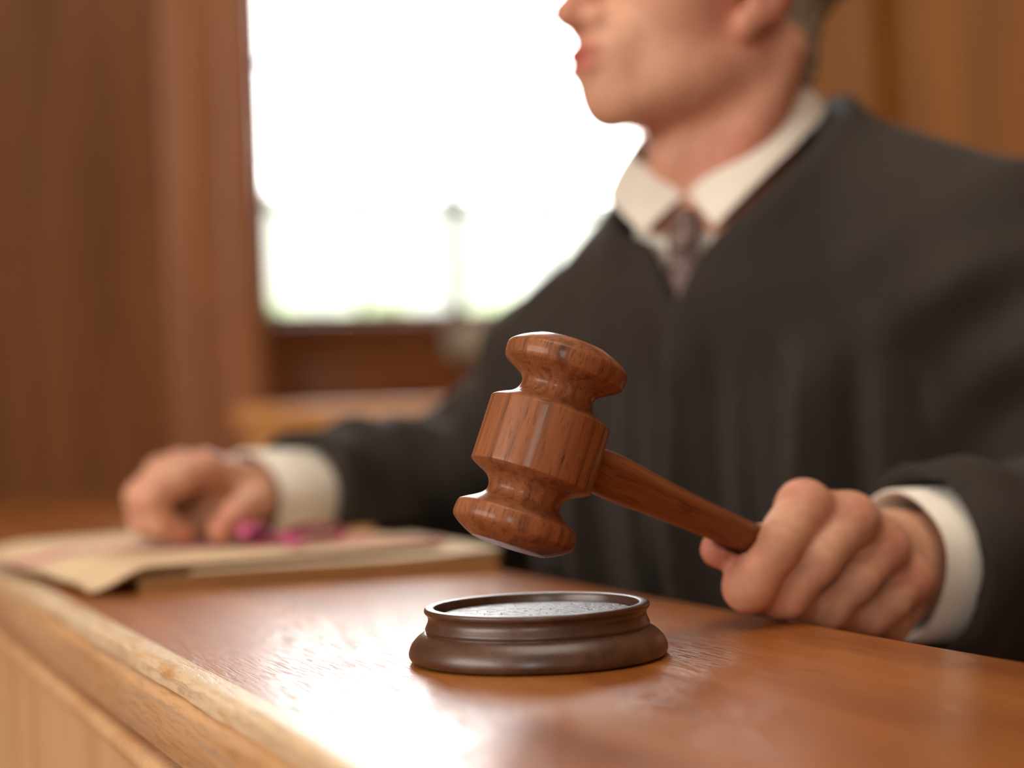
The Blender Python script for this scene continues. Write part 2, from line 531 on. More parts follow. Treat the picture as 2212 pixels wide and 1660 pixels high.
top_prof = [(XF + 0.013, DZ - 0.022), (XF + 0.013, DZ)] + [(XB - 0.004, DZ)] + arc(XB - 0.004, DZ - 0.004, 0.004, 90, 0, 4)[1:] + [(XB, DZ - 0.022)]
bench_strip('bench_top', top_prof, M['desk_top'])
lip = [(XF + 0.013, DZ - 0.0100), (XF + 0.013, DZ)] + [(XF + 0.006, DZ - 0.0001)] + arc(XF + 0.0038, DZ - 0.0040, 0.0038, 92, 180, 7) + [(XF, DZ - 0.0092), (XF + 0.0015, DZ - 0.0100)]
o = bench_strip('edge_lip', lip, M['desk_lip'], 0.0006, 420, set(range(3, 12)))
o['label'] = 'pale worn front lip'
led = [(XF + 0.02, DZ - 0.0100), (XF + 0.001, DZ - 0.0101), (XF - 0.0025, DZ - 0.0114), (XF - 0.0036, DZ - 0.0132), (XF - 0.0038, DZ - 0.0150), (XF - 0.0038, DZ - 0.0355), (XF - 0.0028, DZ - 0.0368), (XF + 0.02, DZ - 0.0370)]
bench_strip('moulding', led, M['desk_mould'], 0.0005, 420, {1, 2, 3, 4})
bead = [(XF + 0.02, DZ - 0.037), (XF + 0.014, DZ - 0.037), (XF + 0.014, DZ - 0.0425)] + arc(XF + 0.0005, DZ - 0.0490, 0.0065, 80, 250, 8) + [(XF + 0.02, DZ - 0.056)]
bench_strip('bead_rail', bead, M['desk_panel'])
bench_strip('front_panel', [(XF + 0.02, DZ - 0.054), (XF - 0.001, DZ - 0.054), (XF - 0.001, 0.10), (XF + 0.02, 0.10)], M['desk_panel'])
bench_strip('plinth', [(XF + 0.03, 0.0), (XF - 0.018, 0.0), (XF - 0.018, 0.09), (XF - 0.010, 0.104), (XF + 0.03, 0.104)], M['desk_mould'])
bench_strip('back_panel', [(XB - 0.03, DZ - 0.022), (XB - 0.012, DZ - 0.022), (XB - 0.012, 0.0), (XB - 0.03, 0.0)], M['desk_panel'])

# ------------------------------------------------------------------ sound block
bc = P(1162, 1380, 0.756); bc = Vector((bc.x, bc.y, DZ))
sb = empty('sound_block', bc)
tag(sb, 'dark brown round wooden sound block with moulded rim, below the gavel', 'sound block')
prof = [(0, 0.0004), (0.0530, 0.0004), (0.0546, 0.0010)]
prof += [tuple(x) for x in spline([(0.0546, 0.0010), (0.0556, 0.0030), (0.0554, 0.0052), (0.0543, 0.0078), (0.0525, 0.0100), (0.0504, 0.0117), (0.0486, 0.0126)], 5)][1:]
prof += [(0.0480, 0.0127), (0.0479, 0.0130)]
prof += [tuple(x) for x in spline([(0.0479, 0.0130), (0.0483, 0.0142), (0.0478, 0.0155), (0.0471, 0.0172), (0.0469, 0.0186), (0.0474, 0.0200), (0.0481, 0.0208), (0.0485, 0.0216), (0.0484, 0.0225), (0.0478, 0.0231), (0.0468, 0.0233)], 5)][1:]
prof += [tuple(x) for x in spline([(0.0452, 0.0233), (0.0442, 0.0230), (0.0437, 0.0222)], 4)]
prof += [(0.0434, 0.0182), (0.0, 0.0180)]
V, F = lathe(prof, 160)
o = mesh_obj('base', V, F, M['block'], sb, True, 50); fix_normals(o); o.data.set_sharp_from_angle(angle=math.radians(50))
V, F = lathe([(0, 0.0181), (0.0414, 0.0181), (0.0414, 0.0193), (0.0408, 0.0198), (0, 0.0198)], 128)
o = mesh_obj('striking_plate', V, F, M['plate'], sb, True, 30); fix_normals(o); o.data.set_sharp_from_angle(angle=math.radians(30))
o['label'] = 'scuffed inset disc'

# ------------------------------------------------------------------ gavel
hc = P(1168, 961, 0.75)
ax = CV(0.305, 0.939, 0.156).normalized()
hd = CV(1.0, -0.477, 0.917).normalized(); hd = (hd - ax * hd.dot(ax)).normalized()
yy = ax.cross(hd).normalized()
gm = Matrix.Identity(4)
for i, v in enumerate((hd, yy, ax, hc)):
    for j in range(3): gm[j][i] = v[j]
gavel = empty('gavel', mat=gm)
tag(gavel, 'polished brown wooden gavel held above the sound block', 'gavel')
S = 0.0000722 * 0.99
half = [(373, 150), (373, 190), (371, 198), (365, 203), (351, 213), (318, 230), (283, 246), (256, 264), (237, 285), (226, 312), (224, 335), (231, 358), (252, 381), (288, 405), (325, 426),
        (350, 441), (364, 452), (372, 470), (376, 500), (376, 528), (372, 545), (362, 558), (330, 583), (280, 611), (240, 629), (222, 636), (170, 641), (90, 646), (0, 648)]
up = spline(half, 4)
prof = [(max(0, r) * S, -z * S) for r, z in reversed(up)] + [(max(0, r) * S, z * S) for r, z in up]
prof[0] = (0, prof[0][1]); prof[-1] = (0, prof[-1][1])
V, F = lathe(prof, 144)
mesh_obj('head', V, F, M['gavel'], gavel)
hp = [(0.0, 0.020), (0.0086, 0.021), (0.0089, 0.0265), (0.0096, 0.032), (0.0103, 0.040), (0.0104, 0.049), (0.0100, 0.060), (0.0093, 0.074), (0.0086, 0.092), (0.0081, 0.112), (0.0079, 0.14), (0.0078, 0.18), (0.0080, 0.22), (0.0081, 0.244), (0.0074, 0.253), (0.0050, 0.2575), (0.0, 0.2585)]
prof = [(max(0, r), z) for r, z in spline(hp, 5)]; prof[0] = (0, 0.02); prof[-1] = (0, 0.2585); prof_handle = prof
V, F = lathe(prof, 64)
o = mesh_obj('handle', V, F, M['handle'], gavel)
o.rotation_euler = (0, PI / 2, 0)

# ------------------------------------------------------------------ papers on the bench
def file_block(name, p0, p1, depth, z0, z1, mat_edge, label, cover_mat, bulge=0.002, layers=3):
    root = empty(name, (p0.x, p0.y, z0)); tag(root, label, 'folder')
    e1 = (p1 - p0); e1.z = 0; w = e1.length; e1.normalize(); e2 = Vector((-e1.y, e1.x, 0))
    th = z1 - z0
    mbv = []; mbf = []
    # stacked sheets inside the cover
    for s in range(layers):
        a = z0 + 0.0006 + (th - 0.0014) * s / layers; b = z0 + 0.0006 + (th - 0.0014) * (s + 0.86) / layers
        ins = 0.002 + 0.0015 * (s % 2)
        base = len(mbv)
        for zz in (a, b):
            for (q, r_) in ((ins, ins), (w - ins, ins * 0.6), (w - ins, depth - ins), (ins, depth - ins)):
                v = p0 + e1 * q + e2 * r_; mbv.append((v.x, v.y, zz))
        for q in ((0, 3, 2, 1), (4, 5, 6, 7), (0, 1, 5, 4), (1, 2, 6, 5), (2, 3, 7, 6), (3, 0, 4, 7)): mbf.append(tuple(base + i for i in q))
    mesh_obj('sheets', mbv, mbf, mat_edge, root, False, None, True)
    def lower(u, v):
        q = p0 + e1 * (u * w) + e2 * (v * depth); return Vector((q.x, q.y, z0 + 0.0003))
    V, F = grid_sheet(lower, 4, 4, 0.0005); mesh_obj('back_cover', V, F, cover_mat, root, True, 40, True)
    def upper(u, v):
        q = p0 + e1 * (u * w) + e2 * (v * depth); return Vector((q.x, q.y, z1 - 0.0004 + bulge * 0.0))
    V, F = grid_sheet(upper, 4, 4, 0.0006); mesh_obj('front_cover', V, F, cover_mat, root, True, 40, True)
    return root, e1, e2, w


q0 = P(300, 1288, 1.10); q1 = P(1086, 1246, 1.14)
q0 = Vector((q0.x, q0.y, 0)); q1 = q0 + G(0.94, 0.34).normalized() * 0.241
file_block('folder', q0, q1, 0.25, DZ + 0.0003, DZ + 0.0095, M['edges'], 'thick tan folder of papers at the bottom of the pile', M['paper_mid'])
e1 = (q1 - q0).normalized(); e2 = Vector((-e1.y, e1.x, 0))
# ivory folder with a lifted right-hand corner
f2 = empty('folder', (q0.x, q0.y, DZ + 0.008))
tag(f2, 'ivory folder with curled corner sticking out beside the sleeve', 'folder')
wq = (q1 - q0).length
def s2(u, v):
    q = q0 + e1 * (0.035 + u * (wq - 0.033)) + e2 * (0.004 + v * 0.24)
    z = DZ + 0.0118 + 0.0030 * max(0, (u - 0.6) / 0.4) ** 2 * (1 - 0.5 * v) + 0.0002 * math.sin(u * 9)
    return Vector((q.x, q.y, z))
V, F = grid_sheet(s2, 30, 8, 0.0009); mesh_obj('front_cover', V, F, M['paper_white'], f2, True, 40, True)
def s2b(u, v):
    q = q0 + e1 * (0.036 + u * (wq - 0.036)) + e2 * (0.006 + v * 0.235)
    return Vector((q.x, q.y, DZ + 0.0104 + 0.0010 * max(0, (u - 0.6) / 0.4) ** 2))
V, F = grid_sheet(s2b, 20, 6, 0.0013); mesh_obj('sheets', V, F, M['edges'], f2, True, 40, True)
# cream folder on top
Acor = P(195, 1280, 1.09); Acor = Vector((Acor.x, Acor.y, 0))
t1 = G(0.88, 0.475); t1 = Vector((t1.x, t1.y, 0)).normalized(); t2 = Vector((-t1.y, t1.x, 0))
TOPZ = DZ + 0.0188
f3 = empty('folder', (Acor.x, Acor.y, DZ + 0.012))
tag(f3, 'cream paper folder on top of the pile under the resting fist', 'folder')
TW, TL = 0.25, 0.34
def top_z(u, v):
    t = min(1.0, max(0.0, u / 0.15)); rise = t * t * (3 - 2 * t)
    zl = 0.0044 + 0.0075 * v + 0.0012 * math.sin(v * 12) ** 2
    return DZ + zl + (0.0168 + 0.0020 * u - zl) * rise
def s3(u, v):
    q = Acor + t1 * (u * TW + 0.003 * math.sin(v * 7)) + t2 * (v * TL)
    return Vector((q.x, q.y, top_z(u, v)))
V, F = grid_sheet(s3, 48, 40, 0.0009); mesh_obj('front_cover', V, F, M['paper'], f3, True, 40, True)
def s3b(u, v):
    q = Acor + t1 * (0.004 + u * (TW - 0.012) + 0.003 * math.sin(v * 7)) + t2 * (0.006 + v * (TL - 0.012))
    return Vector((q.x, q.y, top_z(0.018 + u * 0.947, 0.017 + v * 0.966) - 0.0016))
V, F = grid_sheet(s3b, 48, 40, 0.0018); mesh_obj('sheets', V, F, M['edges'], f3, True, 40, True)
def s3c(u, v):
    q = Acor + t1 * (0.010 + u * (TW - 0.014)) + t2 * (0.004 + v * (TL - 0.008))
    z = top_z(0.044 + u * 0.938, 0.011 + v * 0.977) - 0.0032
    return Vector((q.x, q.y, z))
V, F = grid_sheet(s3c, 48, 40, 0.0007); mesh_obj('back_cover', V, F, M['paper_mid'], f3, True, 40, True)

# pink tape
def strip_along(pts, width, wdir, thick=0.0005, sub=8):
    c = [Vector(x) for x in spline([tuple(p) for p in pts], sub)]
    n = len(c) - 1
    def fn(u, v):
        i = min(n, int(round(u * n)))
        w = wdir(i / n) if callable(wdir) else wdir
        return c[i] + w * ((v - 0.5) * width)
    return grid_sheet(fn, n, 2, thick)


def on_top(a, b, dz=0.0012):
    u = a / TW; v = b / TL
    q = Acor + t1 * (a + 0.003 * math.sin(v * 7)) + t2 * b
    return Vector((q.x, q.y, top_z(min(max(u, 0), 1), min(max(v, 0), 1)) + dz))


rb = empty('ribbon', on_top(0.14, 0.18))
tag(rb, 'pink cotton tape tied in a bow across the top folder', 'ribbon')
def band_on_top(u, v): return on_top(0.0005 + 0.249 * u, 0.200 - 0.186 * u + (v - 0.5) * 0.015, 0.0014)
V, F = grid_sheet(band_on_top, 96, 4, 0.0005); mesh_obj('band', V, F, M['ribbon'], rb, True, 40, True)
kn = on_top(0.156, 0.084, 0.0065)
def loop_pts(c, d, up_, ln, ht):
    s = d.cross(Z0).normalized()
    return [c, c + d * ln * 0.4 + up_ * ht * 0.9 + s * 0.002, c + d * ln * 0.85 + up_ * ht + s * 0.003, c + d * ln + up_ * ht * 0.35, c + d * ln * 0.8 - up_ * 0.0012, c + d * ln * 0.35 - up_ * 0.0012, c]
rgt_, tow = R0.copy(), -F0.copy()          # loops lie roughly along the picture, one tail towards the viewer
for d, ln in (((rgt_ * 0.9 + tow * 0.25).normalized(), 0.046), ((-rgt_ * 0.75 + tow * 0.6).normalized(), 0.032)):
    V, F = strip_along(loop_pts(kn, d, Z0, ln, 0.008), 0.0125, (d.cross(Z0) * 0.85 + Z0 * 0.22).normalized()); mesh_obj('loop', V, F, M['ribbon'], rb, True, 40, True)
for d, ln in (((rgt_ * 0.95 - tow * 0.15).normalized(), 0.062), ((rgt_ * 0.35 + tow * 0.9).normalized(), 0.052), ):
    pts = [kn.copy()]
    for k_ in (0.3, 0.6, 1.0):
        z = kn + d * ln * k_; pts.append(Vector((z.x, z.y, TOPZ + 0.0018 + (0.005 if k_ < 0.5 else 0.0010))))
    V, F = strip_along(pts, 0.013, d.cross(Z0).normalized()); mesh_obj('tail', V, F, M['ribbon'], rb, True, 40, True)
bmv = [kn + Vector((0.006 * math.cos(a) * math.cos(b), 0.006 * math.sin(a) * math.cos(b), 0.0042 * math.sin(b))) for b in [(-PI / 2 + PI * j / 8) for j in range(9)] for a in [2 * PI * i / 14 for i in range(14)]]
bmf = [(j * 14 + i, j * 14 + (i + 1) % 14, (j + 1) * 14 + (i + 1) % 14, (j + 1) * 14 + i) for j in range(8) for i in range(14)]
mesh_obj('knot', bmv, bmf, M['ribbon'], rb, True, None, True)

# ------------------------------------------------------------------ the judge
NECK = G(0.150, 1.252, 1.035)
TORSO = G(0.160, 1.255, 1.035)
YAW = math.radians(38)
TF = G(-math.sin(YAW), -math.cos(YAW)).normalized(); TL_ = G(math.cos(YAW), -math.sin(YAW)).normalized()
YC = math.radians(28)
CF = G(-math.sin(YC), -math.cos(YC)).normalized(); CL = G(math.cos(YC), -math.sin(YC)).normalized()
HY = math.radians(68)
hF = G(-math.sin(HY), -math.cos(HY)).normalized(); hL = G(math.cos(HY), -math.sin(HY)).normalized()
HP = math.radians(9)
hFp = hF * math.cos(HP) + Z0 * math.sin(HP); hU = Z0 * math.cos(HP) - hF * math.sin(HP)
chin = P(1287, 222, 1.205)
HO = chin - hFp * 0.090 + hU * 0.100
HAX = np.array([hL, hFp, hU], float)      # rows: left, forward, up


def H(l, f, u): return A(HO + hL * l + hFp * f + hU * u)


def T(l, f, z): return A(Vector((TORSO.x, TORSO.y, z)) + TL_ * l + TF * f)


def head_sdf(p):
    q = (p - A(HO)) @ HAX.T
    d = ellip(q, (0, -0.004, 0.045), (0.072, 0.090, 0.080))
    d = smin(d, ellip(q, (0, 0.030, -0.012), (0.060, 0.062, 0.078)), 0.03)
    d = smin(d, ellip(q, (0, 0.030, -0.058), (0.052, 0.052, 0.046)), 0.03)
    qa = q.copy(); qa[:, 0] = np.abs(qa[:, 0])
    d = smin(d, rcone(qa, (0.047, 0.004, -0.060), (0.016, 0.070, -0.095), 0.0175, 0.0165), 0.022)
    d = smin(d, ellip(q, (0, 0.080, -0.098), (0.021, 0.016, 0.0165)), 0.014)
    d = smin(d, ellip(qa, (0.044, 0.052, -0.022), (0.020, 0.024, 0.018)), 0.03)
    d = smin(d, ellip(q, (0, 0.086, -0.066), (0.030, 0.0205, 0.030)), 0.018)
    d = smin(d, ellip(q, (0, 0.078, 0.024), (0.050, 0.016, 0.013)), 0.022)
    d = smax(d, -sph(qa, (0.031, 0.102, 0.002), 0.017), 0.012)
    lid = np.maximum(sph(qa, (0.031, 0.0800, 0.002), 0.0142), 0.0036 - np.abs(q[:, 2] - 0.0010))
    d = smin(d, lid, 0.003)
    d = smin(d, rcone(q, (0, 0.090, 0.000), (0, 0.1175, -0.0425), 0.008, 0.0108), 0.012)
    d = smin(d, rcone(q, (0, 0.117, -0.046), (0, 0.100, -0.052), 0.0065, 0.007), 0.006)
    d = smin(d, sph(qa, (0.0125, 0.103, -0.0465), 0.0085), 0.008)
    d = smax(d, -sph(qa, (0.0070, 0.108, -0.0545), 0.0036), 0.004)
    d = smin(d, ellip(q, (0, 0.1035, -0.0675), (0.023, 0.0070, 0.0052)), 0.006)
    d = smin(d, ellip(q, (0, 0.1010, -0.0785), (0.021, 0.0075, 0.0060)), 0.006)
    d = smax(d, -ellip(q, (0, 0.1120, -0.0728), (0.026, 0.006, 0.0011)), 0.003)
    # ears
    e = ellip(qa, (0.0770, 0.006, -0.013), (0.0085, 0.0185, 0.0320))
    e = smin(e, ellip(qa, (0.0725, 0.018, -0.046), (0.0065, 0.0100, 0.0115)), 0.008)
    e = smax(e, -ellip(qa, (0.0865, 0.010, -0.009), (0.0085, 0.0115, 0.0200)), 0.005)
    d = smin(d, e, 0.008)
    return d


def neck_sdf(p):
    d = rcone(p, H(0, -0.010, -0.050), A(NECK) + A(TF) * -0.004, 0.051, 0.054)
    d = smin(d, sph(p, H(0, 0.026, -0.130), 0.011), 0.03)
    d = smin(d, rcone(p, H(0.054, -0.022, -0.05), T(0.018, 0.046, 1.03), 0.013, 0.010), 0.03)
    d = smin(d, rcone(p, H(-0.054, -0.022, -0.05), T(-0.018, 0.046, 1.03), 0.013, 0.010), 0.03)
    return d


# hands: chains of joints (photograph pixel, depth, radius)
def J(px, py, d, r): return (A(P(px, py, d)), r)


LH = dict(
    wrist=J(1932, 1214, 0.956, 0.0265),
    fingers=[
        [J(1738, 1098, 0.868, 0.0128), J(1676, 1180, 0.838, 0.0118), J(1618, 1268, 0.834, 0.0116), J(1690, 1287, 0.866, 0.0100), J(1745, 1238, 0.892, 0.0088)],
        [J(1838, 1124, 0.878, 0.0126), J(1764, 1212, 0.853, 0.0112), J(1694, 1290, 0.848, 0.0110), J(1762, 1318, 0.882, 0.0096), J(1815, 1268, 0.905, 0.0085)],
        [J(1908, 1186, 0.894, 0.0118), J(1848, 1255, 0.874, 0.0106), J(1788, 1312, 0.869, 0.0104), J(1850, 1338, 0.900, 0.0090), J(1895, 1300, 0.920, 0.0082)],
        [J(1966, 1254, 0.910, 0.0108), J(1926, 1298, 0.895, 0.0096), J(1882, 1330, 0.890, 0.0094), J(1930, 1352, 0.915, 0.0084), J(1965, 1320, 0.930, 0.0076)],
    ],
    thumb=[J(1900, 1205, 0.955, 0.0170), J(1770, 1178, 0.928, 0.0140), J(1650, 1186, 0.884, 0.0112), J(1552, 1188, 0.841, 0.0088)],
    palm=[J(1850, 1250, 0.935, 0.016)],
)
RH = dict(
    wrist=J(592, 1068, 1.352, 0.0245),
    fingers=[
        [J(438, 1016, 1.275, 0.0132), J(382, 1040, 1.248, 0.0118), J(330, 1072, 1.232, 0.0116), J(345, 1128, 1.238, 0.0100), J(398, 1154, 1.252, 0.0088)],
        [J(388, 1016, 1.302, 0.0132), J(345, 1040, 1.272, 0.0116), J(306, 1072, 1.255, 0.0114), J(312, 1130, 1.262, 0.0098), J(360, 1152, 1.280, 0.0086)],
        [J(352, 1024, 1.330, 0.0122), J(325, 1050, 1.300, 0.0108), J(304, 1082, 1.284, 0.0106), J(306, 1128, 1.288, 0.0092), J(350, 1146, 1.305, 0.0082)],
        [J(345, 1046, 1.355, 0.0112), J(325, 1068, 1.330, 0.0098), J(312, 1094, 1.315, 0.0096), J(312, 1128, 1.315, 0.0084), J(345, 1140, 1.330, 0.0076)],
    ],
    thumb=[J(565, 1078, 1.315, 0.0160), J(548, 1086, 1.282, 0.0130), J(512, 1112, 1.250, 0.0108), J(478, 1146, 1.232, 0.0092)],
    palm=[J(470, 1090, 1.305, 0.017), J(432, 1122, 1.312, 0.0185)],
)


def hand_sdf(p, Hd):
    w, wr = Hd['wrist']
    palm = None
    ks = [f[0] for f in Hd['fingers']]
    for i, (k_, r) in enumerate(ks):
        side = (k_ - 0.5 * (ks[1][0] + ks[2][0])) * 0.35
        c = rcone(p, w + side, k_, 0.0165, r * 1.02)
        palm = c if palm is None else smin(palm, c, 0.010)
    for c, r in Hd['palm']:
        for k_, _ in ks[1:3]:
            palm = smin(palm, rcone(p, 0.45 * w + 0.55 * k_ + 0.35 * (c - k_), c, r * 0.8, r), 0.014)
    fing = None
    for f in Hd['fingers']:
        d = None
        for (a, ra), (b, rb_) in zip(f[:-1], f[1:]):
            c = rcone(p, a, b, ra, rb_)
            d = c if d is None else smin(d, c, 0.004)
        d = smin(d, sph(p, f[2][0], f[2][1] * 1.03), 0.003)
        fing = d if fing is None else smin(fing, d, 0.0014)
    d = smin(palm, fing, 0.006)
    # knuckle heads
    for (k_, r) in ks:
        out = k_ - w; out = out / np.linalg.norm(out)
        d = smin(d, sph(p, k_ + out * 0.002, r * 0.98), 0.004)
    th = None
    for (a, ra), (b, rb_) in zip(Hd['thumb'][:-1], Hd['thumb'][1:]):
        c = rcone(p, a, b, ra, rb_)
        th = c if th is None else smin(th, c, 0.006)
    d = smin(d, th, 0.006)
    return smin(d, rcone(p, w, w + (w - 0.5 * (ks[1][0] + ks[2][0])) * 0.3, wr, wr), 0.016)


def hand_box(Hd):
    pts = [Hd['wrist'][0]] + [j[0] for f in Hd['fingers'] for j in f] + [j[0] for j in Hd['thumb']]
    pts = np.array(pts); return pts.min(0) - 0.035, pts.max(0) + 0.035


L_SH = T(0.178, -0.02, 0.975); R_SH = T(-0.168, -0.03, 0.940)
L_EL = A(G(0.440, 1.100, 0.795)); R_EL = A(P(1105, 1052, 1.575))
LW, RW = LH['wrist'][0], RH['wrist'][0]
hb = [A(HO) - 0.16, A(HO) + 0.16]
lb, rb2 = hand_box(LH), hand_box(RH)


HC = A(hc); HD = A(hd)
HT = np.array([z for r_, z in prof_handle]); HR = np.array([r_ for r_, z in prof_handle])


def handle_sdf(p):
    t = (p - HC) @ HD
    r_ = np.linalg.norm(p - HC - t[:, None] * HD, axis=1)
    return np.maximum(r_ - np.where(t > 0.12, 0.0083, np.interp(t, HT, HR)), t - 0.2610)


def body_sdf(p):
    d = boxed(p, hb[0], hb[1], 0.05, head_sdf)
    d = smin(d, neck_sdf(p), 0.012)
    t = ellip(p, T(0, -0.02, 0.83), (0.150, 0.095, 0.200), np.array([TL_, TF, Z0], float))
    t = smin(t, rcone(p, T(0.03, -0.03, 1.01), L_SH, 0.045, 0.045), 0.05)
    t = smin(t, rcone(p, T(-0.03, -0.03, 1.01), R_SH, 0.045, 0.045), 0.05)
    t = smin(t, ellip(p, T(0, -0.03, 0.60), (0.150, 0.105, 0.150), np.array([TL_, TF, Z0], float)), 0.06)
    d = smin(d, t, 0.03)
    for s, e, w in ((L_SH, L_EL, LW), (R_SH, R_EL, RW)):
        d = smin(d, rcone(p, s, e, 0.046, 0.038), 0.03)
        d = smin(d, rcone(p, e, w, 0.038, 0.027), 0.015)
    lh = boxed(p, lb[0], lb[1], 0.05, lambda q: smax(hand_sdf(q, LH), 0.0007 - handle_sdf(q), 0.0015))
    d = smin(smax(d, np.where(np.linalg.norm(p - HC, axis=1) < 0.29, 0.0007 - handle_sdf(p), -1.0), 0.0015), lh, 0.004)
    d = smin(d, boxed(p, rb2[0], rb2[1], 0.05, lambda q: hand_sdf(q, RH)), 0.008)
    # the resting fist is pressed flat where it meets the paper
    d = smax(d, np.where((p[:, 0] < 0.52) & (p[:, 1] > 1.12), DZ + 0.0204 - p[:, 2], -1.0), 0.003)
    return smax(d, np.where((p[:, 0] < 0.459) & (p[:, 1] < 1.0), DZ + 0.0012 - p[:, 2], -1.0), 0.003)


pbase = Vector((NECK.x, NECK.y, 0))
person = empty('person', pbase)
tag(person, 'grey haired man in black robe, white shirt and tie gripping a gavel', 'person')
HV = 0.0021
allp = np.array([HO + Vector((0, 0, 0.0)), L_EL, R_EL, LW, RW, L_SH, R_SH, *[j[0] for f in LH['fingers'] + RH['fingers'] for j in f], LH['thumb'][3][0], RH['thumb'][3][0]])
lo = allp.min(0) - 0.14; hi = allp.max(0) + 0.16; lo[2] = 0.44
bv, bq = surface(body_sdf, lo, hi, HV, slack=2.2)
body = np_obj('body', bv, bq, M['skin'], person, True)
# skin tone
base = np.array(lin(216, 168, 140)[:3]); red = np.array(lin(184, 100, 86)[:3]); pale = np.array(lin(226, 184, 154)[:3]); lipc = np.array(lin(192, 108, 100)[:3])
tone = np.tile(base, (len(bv), 1))


def blend(c, w):
    global tone
    tone = tone * (1 - w[:, None]) + c * w[:, None]


def spot(c, ctr, rad, amt): blend(c, amt * np.exp(-(np.linalg.norm(bv - ctr, axis=1) / rad) ** 2))


for Hd in (LH, RH):
    for f in Hd['fingers']:
        out = f[0][0] - Hd['wrist'][0]; out /= np.linalg.norm(out)
        spot(red, f[0][0] + out * 0.006, 0.012, 0.85)
        spot(red, f[2][0], 0.013, 0.4)
        spot(red, f[4][0], 0.014, 0.5)
        spot(pale, 0.5 * (f[0][0] + f[2][0]), 0.010, 0.35)
    spot(red, Hd['thumb'][3][0], 0.022, 0.7)
hq = (bv - A(HO)) @ HAX.T
blend(red, 0.75 * np.exp(-((np.abs(hq[:, 0]) - 0.080) / 0.010) ** 2 - ((hq[:, 1] + 0.002) / 0.03) ** 2 - ((hq[:, 2] + 0.01) / 0.04) ** 2))
blend(red, 0.55 * np.exp(-(hq[:, 0] / 0.018) ** 2 - ((hq[:, 1] - 0.115) / 0.02) ** 2 - ((hq[:, 2] + 0.036) / 0.02) ** 2))
blend(red, 0.55 * np.exp(-((np.abs(hq[:, 0]) - 0.058) / 0.025) ** 2 - ((hq[:, 1] - 0.025) / 0.036) ** 2 - ((hq[:, 2] + 0.040) / 0.036) ** 2))
blend(red, 0.65 * np.exp(-((hq[:, 1] + 0.01) / 0.05) ** 2 - ((hq[:, 2] + 0.135) / 0.045) ** 2))
blend(lipc, np.exp(-((hq[:, 0]) / 0.024) ** 4 - ((hq[:, 1] - 0.109) / 0.011) ** 4 - ((hq[:, 2] + 0.0730) / 0.0105) ** 4))
ca = body.data.color_attributes.new('tone', 'FLOAT_COLOR', 'POINT')
ca.data.foreach_set('color', np.column_stack([tone, np.ones(len(tone))]).astype(np.float32).ravel())

# eyes
for s in (-1, 1):
    V, F = lathe([(0.012 * math.sin(PI * i / 16), -0.012 * math.cos(PI * i / 16)) for i in range(17)], 24)
    ez = hFp.normalized(); ex = hL; ey = ez.cross(ex)
    mm = Matrix((ex, ey, ez)).transposed()
    c = Vector(H(0.031 * s, 0.0800, 0.002))
    o = mesh_obj('eye', [c + mm @ Vector(v) for v in V], F, M['eye'], person, True, None, True); fix_normals(o)
    V2 = [(0.0062 * math.cos(2 * PI * i / 24), 0.0062 * math.sin(2 * PI * i / 24), 0.0105) for i in range(24)] + [(0, 0, 0.0124)]
    mesh_obj('iris', [mm @ Vector(v) + c for v in V2], [(i, (i + 1) % 24, 24) for i in range(24)], M['iris'], o, True, None, False)


# hair
def hair_sdf(p):
    q = (p - A(HO)) @ HAX.T
    w = 0.0022 * np.sin(q[:, 0] * 260 + 3 * np.sin(q[:, 2] * 60)) * np.cos(q[:, 1] * 190 + q[:, 2] * 40)
    d = ellip(q, (0, -0.010, 0.054), (0.080, 0.094, 0.083)) + w
    d = smin(d, ellip(q, (0, -0.036, -0.036), (0.053, 0.031, 0.074)) + w, 0.02)
    qa = q.copy(); qa[:, 0] = np.abs(qa[:, 0])
    # cut the face and the ears free
    d = smax(d, q[:, 1] - (0.060 - 0.9 * np.maximum(0.055 - q[:, 2], 0)), 0.012)
    side = rcone(qa, (0.0690, 0.022, 0.03), (0.0655, 0.026, -0.020), 0.008, 0.004)
    d = smin(d, side + w * 0.5, 0.006)
    brow = rcone(qa, (0.016, 0.0935, 0.0225), (0.044, 0.0805, 0.0270), 0.0042, 0.0030)
    return np.minimum(d, brow + w * 0.4)


hv, hqd = surface(hair_sdf, A(HO) - 0.16, A(HO) + 0.17, 0.0022)
np_obj('hair', hv, hqd, M['hair'], person, True)

# robe
TAX = np.array([TL_, TF, Z0], float)
LWc = A(P(1948, 1222, 0.957)); ldir = L_EL - LWc; ldir /= np.linalg.norm(ldir)
RWc = A(P(532, 1080, 1.322)); rdir = R_EL - RWc; rdir /= np.linalg.norm(rdir)
L_SLV = LWc + ldir * 0.008; R_SLV = RWc + rdir * 0.056


def folds(p):
    q = (p - A(NECK)) @ TAX.T
    l, f, z = q[:, 0], q[:, 1], q[:, 2]
    yoke = 1 / (1 + np.exp((z + 0.085 + 0.15 * np.abs(l + 0.01)) / 0.008))
    a = l + 0.010 * np.sin(z * 9 + 1.3) + 0.004 * np.sin(z * 23)
    pl = 0.0075 * np.sin(a * 140) + 0.0060 * np.sin(a * 71 + 1.1) + 0.0022 * np.sin(a * 290 + z * 6)
    pl = pl - 0.013 * np.exp(-((l + 0.004 + 0.004 * np.sin(z * 14)) / 0.006) ** 2) * (f > 0)
    return pl * yoke * np.clip((0.17 - np.abs(l)) / 0.05, 0, 1) * np.clip((-z) / 0.15, 0.35, 1.6)


